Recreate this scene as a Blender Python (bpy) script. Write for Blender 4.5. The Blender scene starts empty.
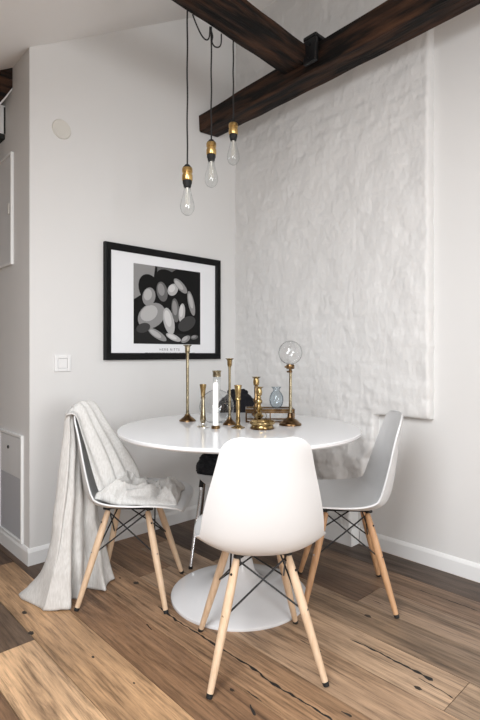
import bpy, bmesh, math, random
from mathutils import Vector, Matrix, noise
PI = math.pi
random.seed(7)
scene = bpy.context.scene
COL = scene.collection

# ---------------------------------------------------------------- camera frame
F = 495.5                      # focal length in pixels (480 x 720 frame)
HY = 354.0                     # horizon row
CAMZ = 1.074
CAM = Vector((-2.374, -2.571, CAMZ))
UX, UY = 0.729, 0.684          # room x axis: (cam right, cam depth) components

def cw(X, d, z=0.0):
    """right offset X, distance d, height z (metres, seen from the viewpoint) -> room coordinates"""
    return Vector((CAM.x + X * UX + d * UY, CAM.y - X * UY + d * UX, z))

def on_back(px, py):           # point of the back wall (y = 0)
    t = (px - 240) / F
    d = -CAM.y / (UX - UY * t)
    return CAM.x + d * (UX * t + UY), CAMZ + (HY - py) / F * d

def on_left(px, py):           # point of the passage wall (x = -1.43)
    t = (px - 240) / F
    d = (-1.43 - CAM.x) / (UX * t + UY)
    return CAM.y + d * (UX - UY * t), CAMZ + (HY - py) / F * d

def on_floor(px, py):
    d = CAMZ * F / (py - HY)
    return cw((px - 240) / F * d, d, 0)

# ---------------------------------------------------------------- materials
def mat(name, col=(.8, .8, .8), rough=.5, metal=0.0, **kw):
    m = bpy.data.materials.new(name)
    m.use_nodes = True
    p = m.node_tree.nodes['Principled BSDF']
    p.inputs['Base Color'].default_value = (*col, 1)
    p.inputs['Roughness'].default_value = rough
    p.inputs['Metallic'].default_value = metal
    for k, v in kw.items():
        p.inputs[k.replace('_', ' ')].default_value = v
    return m

def nd(m, typ, **kw):
    n = m.node_tree.nodes.new(typ)
    for k, v in kw.items():
        setattr(n, k, v)
    return n

def lk(m, a, b):
    m.node_tree.links.new(a, b)

def add_bump(m, scale=40, strength=.1, dist=.002, detail=4, stretch=(1, 1, 1)):
    tc = nd(m, 'ShaderNodeTexCoord'); mp = nd(m, 'ShaderNodeMapping')
    mp.inputs['Scale'].default_value = stretch
    nz = nd(m, 'ShaderNodeTexNoise')
    nz.inputs['Scale'].default_value = scale; nz.inputs['Detail'].default_value = detail
    b = nd(m, 'ShaderNodeBump')
    b.inputs['Strength'].default_value = strength; b.inputs['Distance'].default_value = dist
    lk(m, tc.outputs['Object'], mp.inputs['Vector']); lk(m, mp.outputs[0], nz.inputs['Vector'])
    lk(m, nz.outputs['Fac'], b.inputs['Height'])
    lk(m, b.outputs[0], m.node_tree.nodes['Principled BSDF'].inputs['Normal'])
    return nz

def mix_noise(m, c1, c2, scale, stretch=(1, 1, 1), lo=.35, hi=.65, detail=5):
    tc = nd(m, 'ShaderNodeTexCoord'); mp = nd(m, 'ShaderNodeMapping')
    mp.inputs['Scale'].default_value = stretch
    nz = nd(m, 'ShaderNodeTexNoise')
    nz.inputs['Scale'].default_value = scale; nz.inputs['Detail'].default_value = detail
    r = nd(m, 'ShaderNodeValToRGB')
    r.color_ramp.elements[0].position = lo; r.color_ramp.elements[0].color = (*c1, 1)
    r.color_ramp.elements[1].position = hi; r.color_ramp.elements[1].color = (*c2, 1)
    lk(m, tc.outputs['Object'], mp.inputs['Vector']); lk(m, mp.outputs[0], nz.inputs['Vector'])
    lk(m, nz.outputs['Fac'], r.inputs['Fac'])
    lk(m, r.outputs[0], m.node_tree.nodes['Principled BSDF'].inputs['Base Color'])
    return r

M = {}
M['paint'] = mat('white_wall_paint', (.74, .735, .725), .75); add_bump(M['paint'], 120, .06, .001)
M['ceil'] = mat('ceiling_paint', (.90, .885, .87), .85)
M['plaster'] = mat('rough_white_plaster', (.74, .735, .725), .5); add_bump(M['plaster'], 30, .8, .008, 7, (1, 1, .55))
M['trim'] = mat('white_trim_paint', (.84, .84, .835), .4)
M['hatch'] = mat('hatch_white_enamel', (.74, .745, .75), .35)
M['hatchgrey'] = mat('hatch_grey_panel', (.50, .51, .54), .4)
M['cover'] = mat('ivory_plastic', (.69, .67, .62), .5)
M['plastic'] = mat('white_chair_plastic', (.68, .68, .68), .34)
M['lacquer'] = mat('white_table_lacquer', (.75, .75, .76), .12)
M['switch'] = mat('white_switch_plastic', (.84, .84, .84), .3)
M['steel'] = mat('black_steel', (.012, .012, .013), .4, .3)
M['rubber'] = mat('black_rubber', (.01, .01, .01), .7)
M['chrome'] = mat('chrome', (.72, .73, .75), .12, 1.0)
M['silver'] = mat('silver_plate', (.80, .79, .76), .16, 1.0)
M['brass'] = mat('brass', (.62, .43, .17), .22, 1.0); mix_noise(M['brass'], (.20, .135, .055), (.50, .37, .18), 34)
M['oldbrass'] = mat('aged_brass', (.30, .18, .08), .3, 1.0); mix_noise(M['oldbrass'], (.085, .048, .024), (.26, .165, .08), 28)
M['palebrass'] = mat('pale_brass', (.55, .46, .28), .22, 1.0); mix_noise(M['palebrass'], (.22, .18, .11), (.46, .40, .28), 30)
M['goldsocket'] = mat('polished_brass_socket', (.62, .41, .16), .28, 1.0)
def thin_glass(name, face, edge, gloss=1.0, start=.7):
    m = bpy.data.materials.new(name); m.use_nodes = True; nt = m.node_tree
    nt.nodes.remove(nt.nodes['Principled BSDF'])
    lw = nd(m, 'ShaderNodeLayerWeight'); lw.inputs['Blend'].default_value = .5
    r = nd(m, 'ShaderNodeValToRGB'); r.color_ramp.elements[0].color = (*face, 1); r.color_ramp.elements[1].color = (*edge, 1)
    r.color_ramp.elements[0].position = start; r.color_ramp.elements[1].position = 1.0
    tr = nd(m, 'ShaderNodeBsdfTransparent'); gl = nd(m, 'ShaderNodeBsdfGlossy'); gl.inputs['Roughness'].default_value = .02
    fc = nd(m, 'ShaderNodeLayerWeight'); fc.inputs['Blend'].default_value = .5
    pw = nd(m, 'ShaderNodeMath', operation='POWER'); pw.inputs[1].default_value = 5.0
    fr = nd(m, 'ShaderNodeMath', operation='MULTIPLY_ADD'); fr.inputs[1].default_value = .7; fr.inputs[2].default_value = .04
    lk(m, fc.outputs['Facing'], pw.inputs[0]); lk(m, pw.outputs[0], fr.inputs[0])
    mu = nd(m, 'ShaderNodeMath', operation='MULTIPLY'); mu.inputs[1].default_value = gloss
    mx = nd(m, 'ShaderNodeMixShader')
    lk(m, lw.outputs['Facing'], r.inputs['Fac']); lk(m, r.outputs[0], tr.inputs['Color'])
    lk(m, fr.outputs[0], mu.inputs[0]); lk(m, mu.outputs[0], mx.inputs[0]); lk(m, tr.outputs[0], mx.inputs[1]); lk(m, gl.outputs[0], mx.inputs[2])
    lk(m, mx.outputs[0], nt.nodes['Material Output'].inputs['Surface'])
    return m
M['glass'] = thin_glass('clear_glass', (.985, .99, .99), (.62, .64, .66), .9, .72)
M['blueglass'] = thin_glass('pale_blue_glass', (.90, .93, .95), (.40, .47, .52), .9, .4)
M['ballglass'] = thin_glass('glass_ball_glass', (.99, .99, .99), (.05, .05, .055), 1.0, .74)
M['filament'] = mat('filament_wire', (.75, .72, .66), .4, .5)
M['wax'] = mat('white_candle_wax', (.92, .92, .91), .45)
M['wick'] = mat('candle_wick', (.7, .68, .62), .8)
M['black'] = mat('black_frame_wood', (.003, .003, .0035), .5, 0, Specular_IOR_Level=.2)
M['paper'] = mat('white_mount_paper', (.83, .84, .86), .6)
M['cord'] = mat('black_fabric_cord', (.012, .011, .011), .7)
M['fur'] = mat('black_sheepskin_wool', (.004, .004, .0075), .9); add_bump(M['fur'], 160, .9, .01, 6)
M['crack'] = mat('dark_split_filler', (.012, .010, .009), .7)
M['knot'] = mat('dark_knot', (.03, .02, .014), .6)
for i, g in enumerate((.004, .014, .05, .13, .27, .45, .62)):
    M['g%d' % i] = mat('print_grey', (g, g * .985, g * .98), .6, 0, Specular_IOR_Level=.2)

def wood_leg(name, c1, c2):
    m = mat(name, c1, .45)
    mix_noise(m, c1, c2, 14, (5, 5, .5), .3, .7, 6)
    return m
M['ash'] = wood_leg('pale_maple_leg', (.60, .42, .27), (.72, .54, .38))
M['maple2'] = wood_leg('warm_maple_leg', (.46, .25, .125), (.62, .37, .20))

# dark rough beam wood
m = M['beam'] = mat('dark_stained_beam', (.02, .012, .009), .7, 0, Specular_IOR_Level=.25)
r = mix_noise(m, (.0035, .0025, .0022), (.095, .042, .021), 16, (1, 1, 1), .43, .78, 10)
add_bump(m, 22, 1.0, .015, 10)
M['beamx'] = M['beam'].copy(); M['beamx'].name = 'dark_beam_grain_along_x'
M['beamy'] = M['beam'].copy(); M['beamy'].name = 'dark_beam_grain_along_y'
for mm, st in ((M['beamx'], (.22, 1.6, 1.6)), (M['beamy'], (1.6, .22, 1.6))):
    for n in mm.node_tree.nodes:
        if n.type == 'MAPPING':
            n.inputs['Scale'].default_value = st

# linen throw
m = M['linen'] = mat('light_linen', (.80, .79, .765), .9, 0, Sheen_Weight=.15)
mix_noise(m, (.56, .545, .52), (.69, .68, .66), 170, (1, 1, .16), .3, .7, 7)
add_bump(m, 300, .6, .0015, 4)

# floor boards: tone from a per-board attribute, grain stretched along y
m = M['floor'] = mat('worn_oak_boards', (.3, .2, .12), .42)
P = m.node_tree.nodes['Principled BSDF']
tc = nd(m, 'ShaderNodeTexCoord')
at = nd(m, 'ShaderNodeAttribute', attribute_name='board')
add = nd(m, 'ShaderNodeVectorMath', operation='ADD')
mul = nd(m, 'ShaderNodeVectorMath', operation='SCALE'); mul.inputs['Scale'].default_value = 37.0
lk(m, at.outputs['Color'], mul.inputs[0])
lk(m, tc.outputs['Object'], add.inputs[0]); lk(m, mul.outputs[0], add.inputs[1])
def grain(sc, stx, sty, det, rough=.6, dist=0.0):
    mp = nd(m, 'ShaderNodeMapping'); mp.inputs['Scale'].default_value = (stx, sty, 1)
    n = nd(m, 'ShaderNodeTexNoise'); n.inputs['Scale'].default_value = sc; n.inputs['Detail'].default_value = det
    n.inputs['Roughness'].default_value = rough; n.inputs['Distortion'].default_value = dist
    lk(m, add.outputs[0], mp.inputs['Vector']); lk(m, mp.outputs[0], n.inputs['Vector'])
    return n
fine = grain(95, 1, .045, 6, .72)
mid = grain(17, 1, .10, 7, .68, .5)
big = grain(2.2, 1, .4, 4, .6)
def ramp(src, stops):
    r = nd(m, 'ShaderNodeValToRGB')
    while len(r.color_ramp.elements) < len(stops):
        r.color_ramp.elements.new(.5)
    for e, (p_, c) in zip(r.color_ramp.elements, stops):
        e.position = p_; e.color = (*c, 1)
    lk(m, src, r.inputs['Fac']); return r
def mixc(a, b, fac, blend='MULTIPLY'):
    x = nd(m, 'ShaderNodeMix', data_type='RGBA', blend_type=blend)
    if isinstance(fac, float): x.inputs[0].default_value = fac
    else: lk(m, fac, x.inputs[0])
    lk(m, a, x.inputs[6]); lk(m, b, x.inputs[7]); return x.outputs[2]
tone = nd(m, 'ShaderNodeAttribute', attribute_name='tone')
rm = ramp(mid.outputs['Fac'], [(.28, (.30, .275, .26)), (.44, (.74, .72, .70)), (.60, (1.05, 1.04, 1.03))])
rf = ramp(fine.outputs['Fac'], [(.36, (.42, .40, .38)), (.5, (.95, .95, .95)), (.64, (1.2, 1.2, 1.19))])
rb = ramp(big.outputs['Fac'], [(.3, (.62, .62, .64)), (.5, (.95, .95, .95)), (.7, (1.12, 1.1, 1.06))])
c = mixc(tone.outputs['Color'], rm.outputs[0], 1.0)
c = mixc(c, rf.outputs[0], .9)
c = mixc(c, rb.outputs[0], 1.0)
lk(m, c, P.inputs['Base Color'])
rr = ramp(mid.outputs['Fac'], [(.3, (.55,) * 3), (.7, (.36,) * 3)])
lk(m, rr.outputs[0], P.inputs['Roughness'])
bp = nd(m, 'ShaderNodeBump'); bp.inputs['Strength'].default_value = .35; bp.inputs['Distance'].default_value = .002
lk(m, fine.outputs['Fac'], bp.inputs['Height']); lk(m, bp.outputs[0], P.inputs['Normal'])

# ---------------------------------------------------------------- mesh helpers
def finish(name, bm, material, parent=None, smooth=True, angle=40, loc=None):
    bmesh.ops.recalc_face_normals(bm, faces=bm.faces)
    me = bpy.data.meshes.new(name)
    bm.to_mesh(me); bm.free()
    for mt in (material if isinstance(material, (list, tuple)) else [material]):
        me.materials.append(mt)
    if smooth:
        me.shade_smooth()
        if angle: me.set_sharp_from_angle(angle=math.radians(angle))
    o = bpy.data.objects.new(name, me)
    COL.objects.link(o)
    if parent: o.parent = parent
    if loc is not None: o.location = loc
    return o

def tag(o, label, cat, group=None):
    o['label'] = label; o['category'] = cat
    if group: o['group'] = group
    return o

def thing(name, label, cat, loc=(0, 0, 0), rz=0.0, group=None):
    o = bpy.data.objects.new(name, None); COL.objects.link(o)
    o.empty_display_size = .05
    o.location = loc; o.rotation_euler = (0, 0, rz)
    return tag(o, label, cat, group)

def struct(name, bm, material, **kw):
    o = finish(name, bm, material, **kw); o['kind'] = 'structure'; return o

def box(bm, lo, hi, bevel=0.0, mi=0, seg=2):
    vs = [bm.verts.new((x, y, z)) for x in (lo[0], hi[0]) for y in (lo[1], hi[1]) for z in (lo[2], hi[2])]
    fs = [bm.faces.new([vs[i] for i in q]) for q in ((0, 1, 3, 2), (4, 6, 7, 5), (0, 4, 5, 1), (2, 3, 7, 6), (0, 2, 6, 4), (1, 5, 7, 3))]
    for f in fs: f.material_index = mi
    if bevel:
        es = list({e for f in fs for e in f.edges})
        bmesh.ops.bevel(bm, geom=es, offset=bevel, segments=seg, affect='EDGES', profile=.5)

def prism(bm, poly, axis, a, b, mi=0):
    """poly: 2-D outline in the other two axes, extruded along axis from a to b"""
    def p3(p, w):
        return {'x': (w, p[0], p[1]), 'y': (p[0], w, p[1]), 'z': (p[0], p[1], w)}[axis]
    A = [bm.verts.new(p3(p, a)) for p in poly]; B = [bm.verts.new(p3(p, b)) for p in poly]
    n = len(poly)
    fs = [bm.faces.new(A), bm.faces.new(B[::-1])]
    for i in range(n):
        fs.append(bm.faces.new((A[i], B[i], B[(i + 1) % n], A[(i + 1) % n])))
    for f in fs: f.material_index = mi

def lathe(bm, prof, seg=28, origin=(0, 0, 0), cap=True, mi=0):
    """prof: list of (radius, z)"""
    ox, oy, oz = origin
    rings = []
    for r, z in prof:
        if r < 1e-5:
            rings.append([bm.verts.new((ox, oy, oz + z))])
        else:
            rings.append([bm.verts.new((ox + r * math.cos(2 * PI * k / seg), oy + r * math.sin(2 * PI * k / seg), oz + z)) for k in range(seg)])
    fs = []
    for A, B in zip(rings, rings[1:]):
        for k in range(seg):
            k2 = (k + 1) % seg
            if len(A) == 1 and len(B) == 1: continue
            if len(A) == 1: fs.append(bm.faces.new((A[0], B[k], B[k2])))
            elif len(B) == 1: fs.append(bm.faces.new((A[k], B[0], A[k2])))
            else: fs.append(bm.faces.new((A[k], B[k], B[k2], A[k2])))
    if cap:
        if len(rings[0]) > 1: fs.append(bm.faces.new(rings[0][::-1]))
        if len(rings[-1]) > 1: fs.append(bm.faces.new(rings[-1]))
    for f in fs: f.material_index = mi

def tube(bm, pts, rad, seg=10, mi=0):
    pts = [Vector(p) for p in pts]
    rads = rad if isinstance(rad, (list, tuple)) else [rad] * len(pts)
    rings = []
    up = None
    for i, p in enumerate(pts):
        t = (pts[min(i + 1, len(pts) - 1)] - pts[max(i - 1, 0)]).normalized()
        if up is None:
            up = Vector((0, 0, 1)) if abs(t.z) < .9 else Vector((1, 0, 0))
        a = t.cross(up)
        if a.length < 1e-4: a = t.cross(Vector((0, 1, 0)))
        a.normalize(); b = a.cross(t).normalized(); up = b
        rings.append([bm.verts.new(p + rads[i] * (a * math.cos(2 * PI * k / seg) + b * math.sin(2 * PI * k / seg))) for k in range(seg)])
    fs = []
    for A, B in zip(rings, rings[1:]):
        for k in range(seg):
            fs.append(bm.faces.new((A[k], A[(k + 1) % seg], B[(k + 1) % seg], B[k])))
    fs.append(bm.faces.new(rings[0][::-1])); fs.append(bm.faces.new(rings[-1]))
    for f in fs: f.material_index = mi

def spline(pts, n):
    """Catmull-Rom through tuples of any length"""
    P_ = [tuple(p) for p in pts]
    P_ = [tuple(2 * a - b for a, b in zip(P_[0], P_[1]))] + P_ + [tuple(2 * a - b for a, b in zip(P_[-1], P_[-2]))]
    out = []
    k = len(P_) - 3
    for i in range(n):
        g = i / (n - 1) * k
        j = min(int(g), k - 1); t = g - j
        a, b, c_, d = P_[j:j + 4]
        out.append(tuple(.5 * (2 * y + (z - x) * t + (2 * x - 5 * y + 4 * z - w) * t * t + (3 * y - x - 3 * z + w) * t ** 3) for x, y, z, w in zip(a, b, c_, d)))
    return out

def BM(): return bmesh.new()

# ---------------------------------------------------------------- room shell
SLOPE, XL, ZL = .61, -1.43, 2.635
def cz(x): return min(3.37, ZL + SLOPE * (x - XL))
XF = XL + (3.37 - ZL) / SLOPE
XR = .05                                    # plain right wall surface
bm = BM(); prism(bm, [(XL, 0), (XR + .1, 0), (XR + .1, 3.45), (XF, 3.45), (XL, cz(XL) + .08)], 'y', 0, .1); struct('wall_back', bm, M['paint'], smooth=False)
bm = BM(); box(bm, (XL, .1, 0), (XL + .1, 3.0, 2.75)); struct('wall_left', bm, M['paint'], smooth=False)
bm = BM(); box(bm, (XR, -6, 0), (XR + .1, 0, 3.45)); struct('wall_right', bm, M['paint'], smooth=False)
bm = BM(); box(bm, (-2.75, .25, 0), (-2.65, 3.0, 2.1)); struct('wall_light_blocker', bm, M['paint'], smooth=False)  # unseen wall, added to keep light off the left wall
bm = BM(); box(bm, (-4.4, 3.0, 0), (XL + .1, 3.1, 2.75)); struct('wall_end', bm, M['paint'], smooth=False)
bm = BM(); box(bm, (-4.3, -6, 0), (-4.2, 3.0, 1.2)); struct('wall_knee', bm, M['paint'], smooth=False)
bm = BM(); box(bm, (-4.3, -6.1, 0), (XR + .1, -6, 3.45)); struct('wall_front', bm, M['paint'], smooth=False)
bm = BM()
prism(bm, [(-4.4, ZL + SLOPE * (-4.4 - XL)), (XF, 3.37), (XR + .12, 3.37), (XR + .12, 3.5), (XF, 3.5), (-4.4, ZL + SLOPE * (-4.4 - XL) + .13)], 'y', -6.1, 3.1)
struct('ceiling', bm, M['ceil'], smooth=False)

# floor: real boards with a hairline gap, running along the right wall
bm = BM()
tl = bm.loops.layers.color.new('tone'); bl = bm.loops.layers.color.new('board')
PW = .1885
def board(x0, x1, y0, y1, col):
    rnd = (random.random(), random.random(), random.random(), 1)
    g = .0011
    vs = [bm.verts.new(v) for v in ((x0 + g, y0 + g, 0), (x1 - g, y0 + g, 0), (x1 - g, y1 - g, 0), (x0 + g, y1 - g, 0))]
    lo = [bm.verts.new((v.co.x, v.co.y, -.02)) for v in vs]
    fs = [bm.faces.new(vs)] + [bm.faces.new((lo[i], lo[(i + 1) % 4], vs[(i + 1) % 4], vs[i])) for i in range(4)]
    for f in fs:
        for l in f.loops: l[tl] = (*col, 1); l[bl] = rnd
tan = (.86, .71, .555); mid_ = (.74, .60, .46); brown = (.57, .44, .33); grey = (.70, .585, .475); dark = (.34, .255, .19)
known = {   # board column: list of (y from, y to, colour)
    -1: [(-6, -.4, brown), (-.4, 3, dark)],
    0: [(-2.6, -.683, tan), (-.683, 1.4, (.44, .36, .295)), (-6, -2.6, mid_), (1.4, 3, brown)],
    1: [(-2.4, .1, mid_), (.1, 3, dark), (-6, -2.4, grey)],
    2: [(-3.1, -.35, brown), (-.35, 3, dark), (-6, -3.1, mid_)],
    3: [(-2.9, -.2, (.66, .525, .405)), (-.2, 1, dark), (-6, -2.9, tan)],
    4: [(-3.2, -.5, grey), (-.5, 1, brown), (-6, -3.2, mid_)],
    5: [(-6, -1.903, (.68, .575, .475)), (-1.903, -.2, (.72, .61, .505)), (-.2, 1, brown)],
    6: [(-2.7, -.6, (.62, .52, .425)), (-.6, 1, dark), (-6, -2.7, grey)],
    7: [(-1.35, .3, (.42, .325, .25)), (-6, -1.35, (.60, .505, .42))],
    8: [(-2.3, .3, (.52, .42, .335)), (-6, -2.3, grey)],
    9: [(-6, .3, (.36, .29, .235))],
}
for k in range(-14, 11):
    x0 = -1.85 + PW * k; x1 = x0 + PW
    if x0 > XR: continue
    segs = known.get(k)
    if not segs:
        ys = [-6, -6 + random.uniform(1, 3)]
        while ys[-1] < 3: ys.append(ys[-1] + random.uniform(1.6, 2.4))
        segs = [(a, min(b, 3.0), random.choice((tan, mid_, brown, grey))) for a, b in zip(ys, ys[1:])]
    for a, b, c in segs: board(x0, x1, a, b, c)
def sub(bm_before): return [f for f in bm.faces]
def flatcol(fs, mi):
    for f in fs:
        f.material_index = mi
        for l in f.loops: l[tl] = (.02, .02, .02, 1); l[bl] = (0, 0, 0, 1)
def crack(pix, w, mi=1):
    P_ = [on_floor(*p) for p in pix]
    P_ = [Vector(p) for p in spline([tuple(p) for p in P_], 14 * len(P_))]
    L = []; R = []
    n = len(P_)
    for i, p in enumerate(P_):
        t = (P_[min(i + 1, n - 1)] - P_[max(i - 1, 0)]).normalized(); s = Vector((-t.y, t.x, 0))
        ww = w * (.25 + 1.3 * abs(noise.noise(p * 23))) * min(1, i / 3 + .08, (n - 1 - i) / 3 + .08)
        off = s * .004 * noise.noise(p * 40 + Vector((5, 0, 0)))
        L.append(bm.verts.new(p + off + s * ww + Vector((0, 0, .0006)))); R.append(bm.verts.new(p + off - s * ww + Vector((0, 0, .0006))))
    flatcol([bm.faces.new((L[i], L[i + 1], R[i + 1], R[i])) for i in range(n - 1)], mi)
def knot(px, py, r, st=1.6, mi=2):
    c0 = on_floor(px, py) + Vector((0, 0, .0005))
    vs = []
    for k in range(18):
        a = 2 * PI * k / 18
        rr_ = r * (1 + .45 * noise.noise(Vector((math.cos(a) * 2 + px, math.sin(a) * 2 + py, 0))))
        vs.append(bm.verts.new(c0 + Vector((rr_ * math.cos(a), rr_ * st * math.sin(a), 0))))
    flatcol([bm.faces.new(vs)], mi)
crack([(158, 606), (176, 620), (202, 636), (226, 652), (250, 666), (272, 683), (300, 700), (331, 719), (344, 729)], .0062)
crack([(350, 639), (376, 651), (403, 665), (420, 673), (433, 681)], .0075)
crack([(418, 678), (437, 688), (454, 699)], .005)
crack([(419, 590), (448, 600), (478, 611)], .0055)
crack([(146, 624), (152, 630)], .006)
crack([(341, 711), (352, 717)], .006)
crack([(300, 640), (322, 652)], .0026)
crack([(246, 690), (262, 702)], .0034)
crack([(250, 704), (255, 716)], .006)
crack([(372, 600), (384, 605)], .003)
for a in ((24.5, 612.5, .011), (93, 657, .006), (136, 583, .016, 1.2), (120, 578, .006), (368, 616, .012), (418, 688, .010), (31, 633, .012), (134, 683, .004), (232, 690, .007, 1.8)):
    knot(a[0], a[1], a[2] * .8, *a[3:])
box(bm, (-4.4, -6.1, -.06), (XR + .1, 3.1, -.012), mi=1)
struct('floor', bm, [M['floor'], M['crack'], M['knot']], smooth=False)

# chimney breast: rough plastered brick, full width above the ledge, narrower below
ZLEDGE = .747
def chim(y, z):
    """room-side surface x of the rough plaster"""
    p = Vector((y * 1.0, z * 1.0, 3.1))
    r = .010 * noise.noise(p * 2.2) + .008 * noise.noise(p * 6.0) + .0035 * noise.noise(p * 15) + .0022 * noise.noise(Vector((y * 60, z * 28, 1)))
    q = Vector((y * 8, z * 17 + 3 * noise.noise(p * 2), 0))
    r += .0035 * noise.noise(q)
    r += .0055 * max(0, abs(noise.noise(Vector((y * 11 + 4, z * 15, 9)))) - .22)
    course = z / .085
    e = abs(course - round(course))
    r += -.0030 * max(0, 1 - e * 5) * (.4 + .6 * max(0, noise.noise(Vector((y * 3, round(course) * 7.3, 2)))))
    if z < ZLEDGE: r *= 1.0 + .9 * min(1, (ZLEDGE - z) / .06)
    return -.008 - r
def right_edge(z):
    if z >= ZLEDGE: return -1.417
    pts = [(0, -.965), (.10, -.968), (.28, -.975), (.33, -1.03), (.5, -1.05), (.56, -1.10), (ZLEDGE, -1.110)]
    for (a, ya), (b, yb) in zip(pts, pts[1:]):
        if a <= z <= b: return ya + (yb - ya) * (z - a) / (b - a) + .004 * noise.noise(Vector((z * 30, 0, 0)))
    return pts[-1][1]
bm = BM()
def rough_slab(z0, z1, nz, ny):
    G = []
    for i in range(nz + 1):
        z = z0 + (z1 - z0) * i / nz
        ye = right_edge(min(z, ZLEDGE - 1e-6) if z1 <= ZLEDGE else max(z, ZLEDGE))
        if z1 > ZLEDGE: ye += .004 * noise.noise(Vector((z * 14, 7, 0))) + .003 * noise.noise(Vector((z * 40, 1, 0)))
        row = []
        for j in range(ny + 1):
            y = ye * j / ny
            x = chim(y, z)
            dd = (j / ny * abs(ye) - abs(ye)) / .014      # rounded right arris
            if dd > -1: x += .012 * (1 - math.sqrt(max(0, 1 - (1 + dd) ** 2)))
            if z1 > ZLEDGE and z - z0 < .012 and y < -1.115: x += .008 * (1 - (z - z0) / .012)
            row.append(bm.verts.new((x, y, z)))
        row.append(bm.verts.new((XR, ye, z)))
        G.append(row)
    for A, B in zip(G, G[1:]):
        for j in range(len(A) - 1): bm.faces.new((A[j], A[j + 1], B[j + 1], B[j]))
    for R_ in (G[0], G[-1]):
        bm.faces.new(R_ + [bm.verts.new((XR, 0, R_[0].co.z))])
rough_slab(ZLEDGE, 3.37, 300, 150)
rough_slab(0, ZLEDGE, 90, 120)
struct('wall_chimney', bm, M['plaster'], angle=60)

# baseboards
def board_profile(bm, axis, a, b, face, sign):
    """face: wall coordinate, sign: direction into the room"""
    t = .013
    prof = [(face, 0), (face + sign * t, 0), (face + sign * t, .066), (face + sign * t * .75, .074), (face + sign * t * .35, .082), (face, .084)]
    prism(bm, prof, axis, a, b)
bm = BM(); prism(bm, [(0, 0), (-.013, 0), (-.013, .066), (-.009, .074), (-.004, .082), (0, .084)], 'x', XL - .0128, .0); struct('baseboard_back', bm, M['trim'], smooth=False)
bm = BM(); board_profile(bm, 'y', .0, 3.0, XL, -1); struct('baseboard_left', bm, M['trim'], smooth=False)
bm = BM(); board_profile(bm, 'y', -6, -.99, XR, -1); struct('baseboard_right', bm, M['trim'], smooth=False)
bm = BM(); prism(bm, [(-.036, 0), (-.036, -.985), (XR - .001, -.985), (XR - .001, -.96), (.0, -.96), (.0, 0)], 'z', 0, .10); struct('baseboard_chimney', bm, M['trim'], smooth=False)

# behind the viewpoint: roof light in the slope, added fill at the front wall
def frame_bm(w, h, t=.06, dpt=.05):
    bm = BM()
    box(bm, (-w / 2 - t, -h / 2 - t, -dpt / 2), (w / 2 + t, -h / 2, dpt / 2)); box(bm, (-w / 2 - t, h / 2, -dpt / 2), (w / 2 + t, h / 2 + t, dpt / 2))
    box(bm, (-w / 2 - t, -h / 2, -dpt / 2), (-w / 2, h / 2, dpt / 2)); box(bm, (w / 2, -h / 2, -dpt / 2), (w / 2 + t, h / 2, dpt / 2))
    return bm
def window(name, loc, normal, w, h, power, col, spread=180):
    q = Vector(normal).normalized().to_track_quat('-Z', 'Y')
    o = struct(name, frame_bm(w, h), M['trim'], smooth=False)
    o.location = loc; o.rotation_mode = 'QUATERNION'; o.rotation_quaternion = q
    L = bpy.data.lights.new(name + '_light', 'AREA'); L.shape = 'RECTANGLE'; L.size = w; L.size_y = h; L.energy = power; L.color = col; L.spread = math.radians(spread)
    lo = bpy.data.objects.new(name + '_light', L); COL.objects.link(lo)
    lo.location = Vector(loc) + Vector(normal).normalized() * .03; lo.rotation_mode = 'QUATERNION'; lo.rotation_quaternion = q
sx = -2.62
window('window_1', (sx, -2.05, ZL + SLOPE * (sx - XL) - .04), (.521, 0, -.854), 1.0, 1.5, 48, (.93, .965, 1.0), 175)
window('added_fill', (-2.3, -5.9, 1.35), (0, 1, 0), 1.6, 1.5, 72, (.955, .98, 1.0))  # framed area light added as overall fill, not a known window

# ---------------------------------------------------------------- beams
def beam(name, prof_fn, n, material, amp=.006):
    """prof_fn(t) -> four corner vectors; slightly wavy hewn faces"""
    bm = BM(); rings = []
    for i in range(n + 1):
        c4 = [Vector(v) for v in prof_fn(i / n)]
        ring = []
        for k in range(4):
            a, b = c4[k], c4[(k + 1) % 4]
            for s in (.06, .35, .65, .94):
                p = a.lerp(b, s)
                ring.append(bm.verts.new(p + amp * Vector((noise.noise(p * 5), noise.noise(p * 5 + Vector((9, 0, 0))), noise.noise(p * 5 + Vector((0, 9, 0)))))))
        rings.append(ring)
    for A, B in zip(rings, rings[1:]):
        for k in range(16): bm.faces.new((A[k], A[(k + 1) % 16], B[(k + 1) % 16], B[k]))
    bm.faces.new(rings[0]); bm.faces.new(rings[-1][::-1])
    return finish(name, bm, material, angle=35)
def pA(t):
    y = -.003 - 3.2 * t
    zb = 2.548 + .01 * (-y); zt = 2.6525 + .034 * (-y)
    return (-.333, y, zb - .010), (-.172, y, zb), (-.172, y, zt), (-.333, y, zt)
b1 = beam('ceiling_beam', pA, 60, M['beamy'])
tag(b1, 'long dark timber beam along the rough plaster wall', 'beam')
def pB(t):
    x = -.336 - 1.15 * t
    yf = -.750 - .060 * (-.325 - x); yn = yf - .175
    return (x, yn, 2.606), (x, yf, 2.606), (x, yf, 2.680), (x, yn, 2.680)
b2 = beam('ceiling_beam', pB, 40, M['beamx'])
tag(b2, 'short dark timber beam butting into the long beam, pendant cords hang from it', 'beam')
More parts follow.
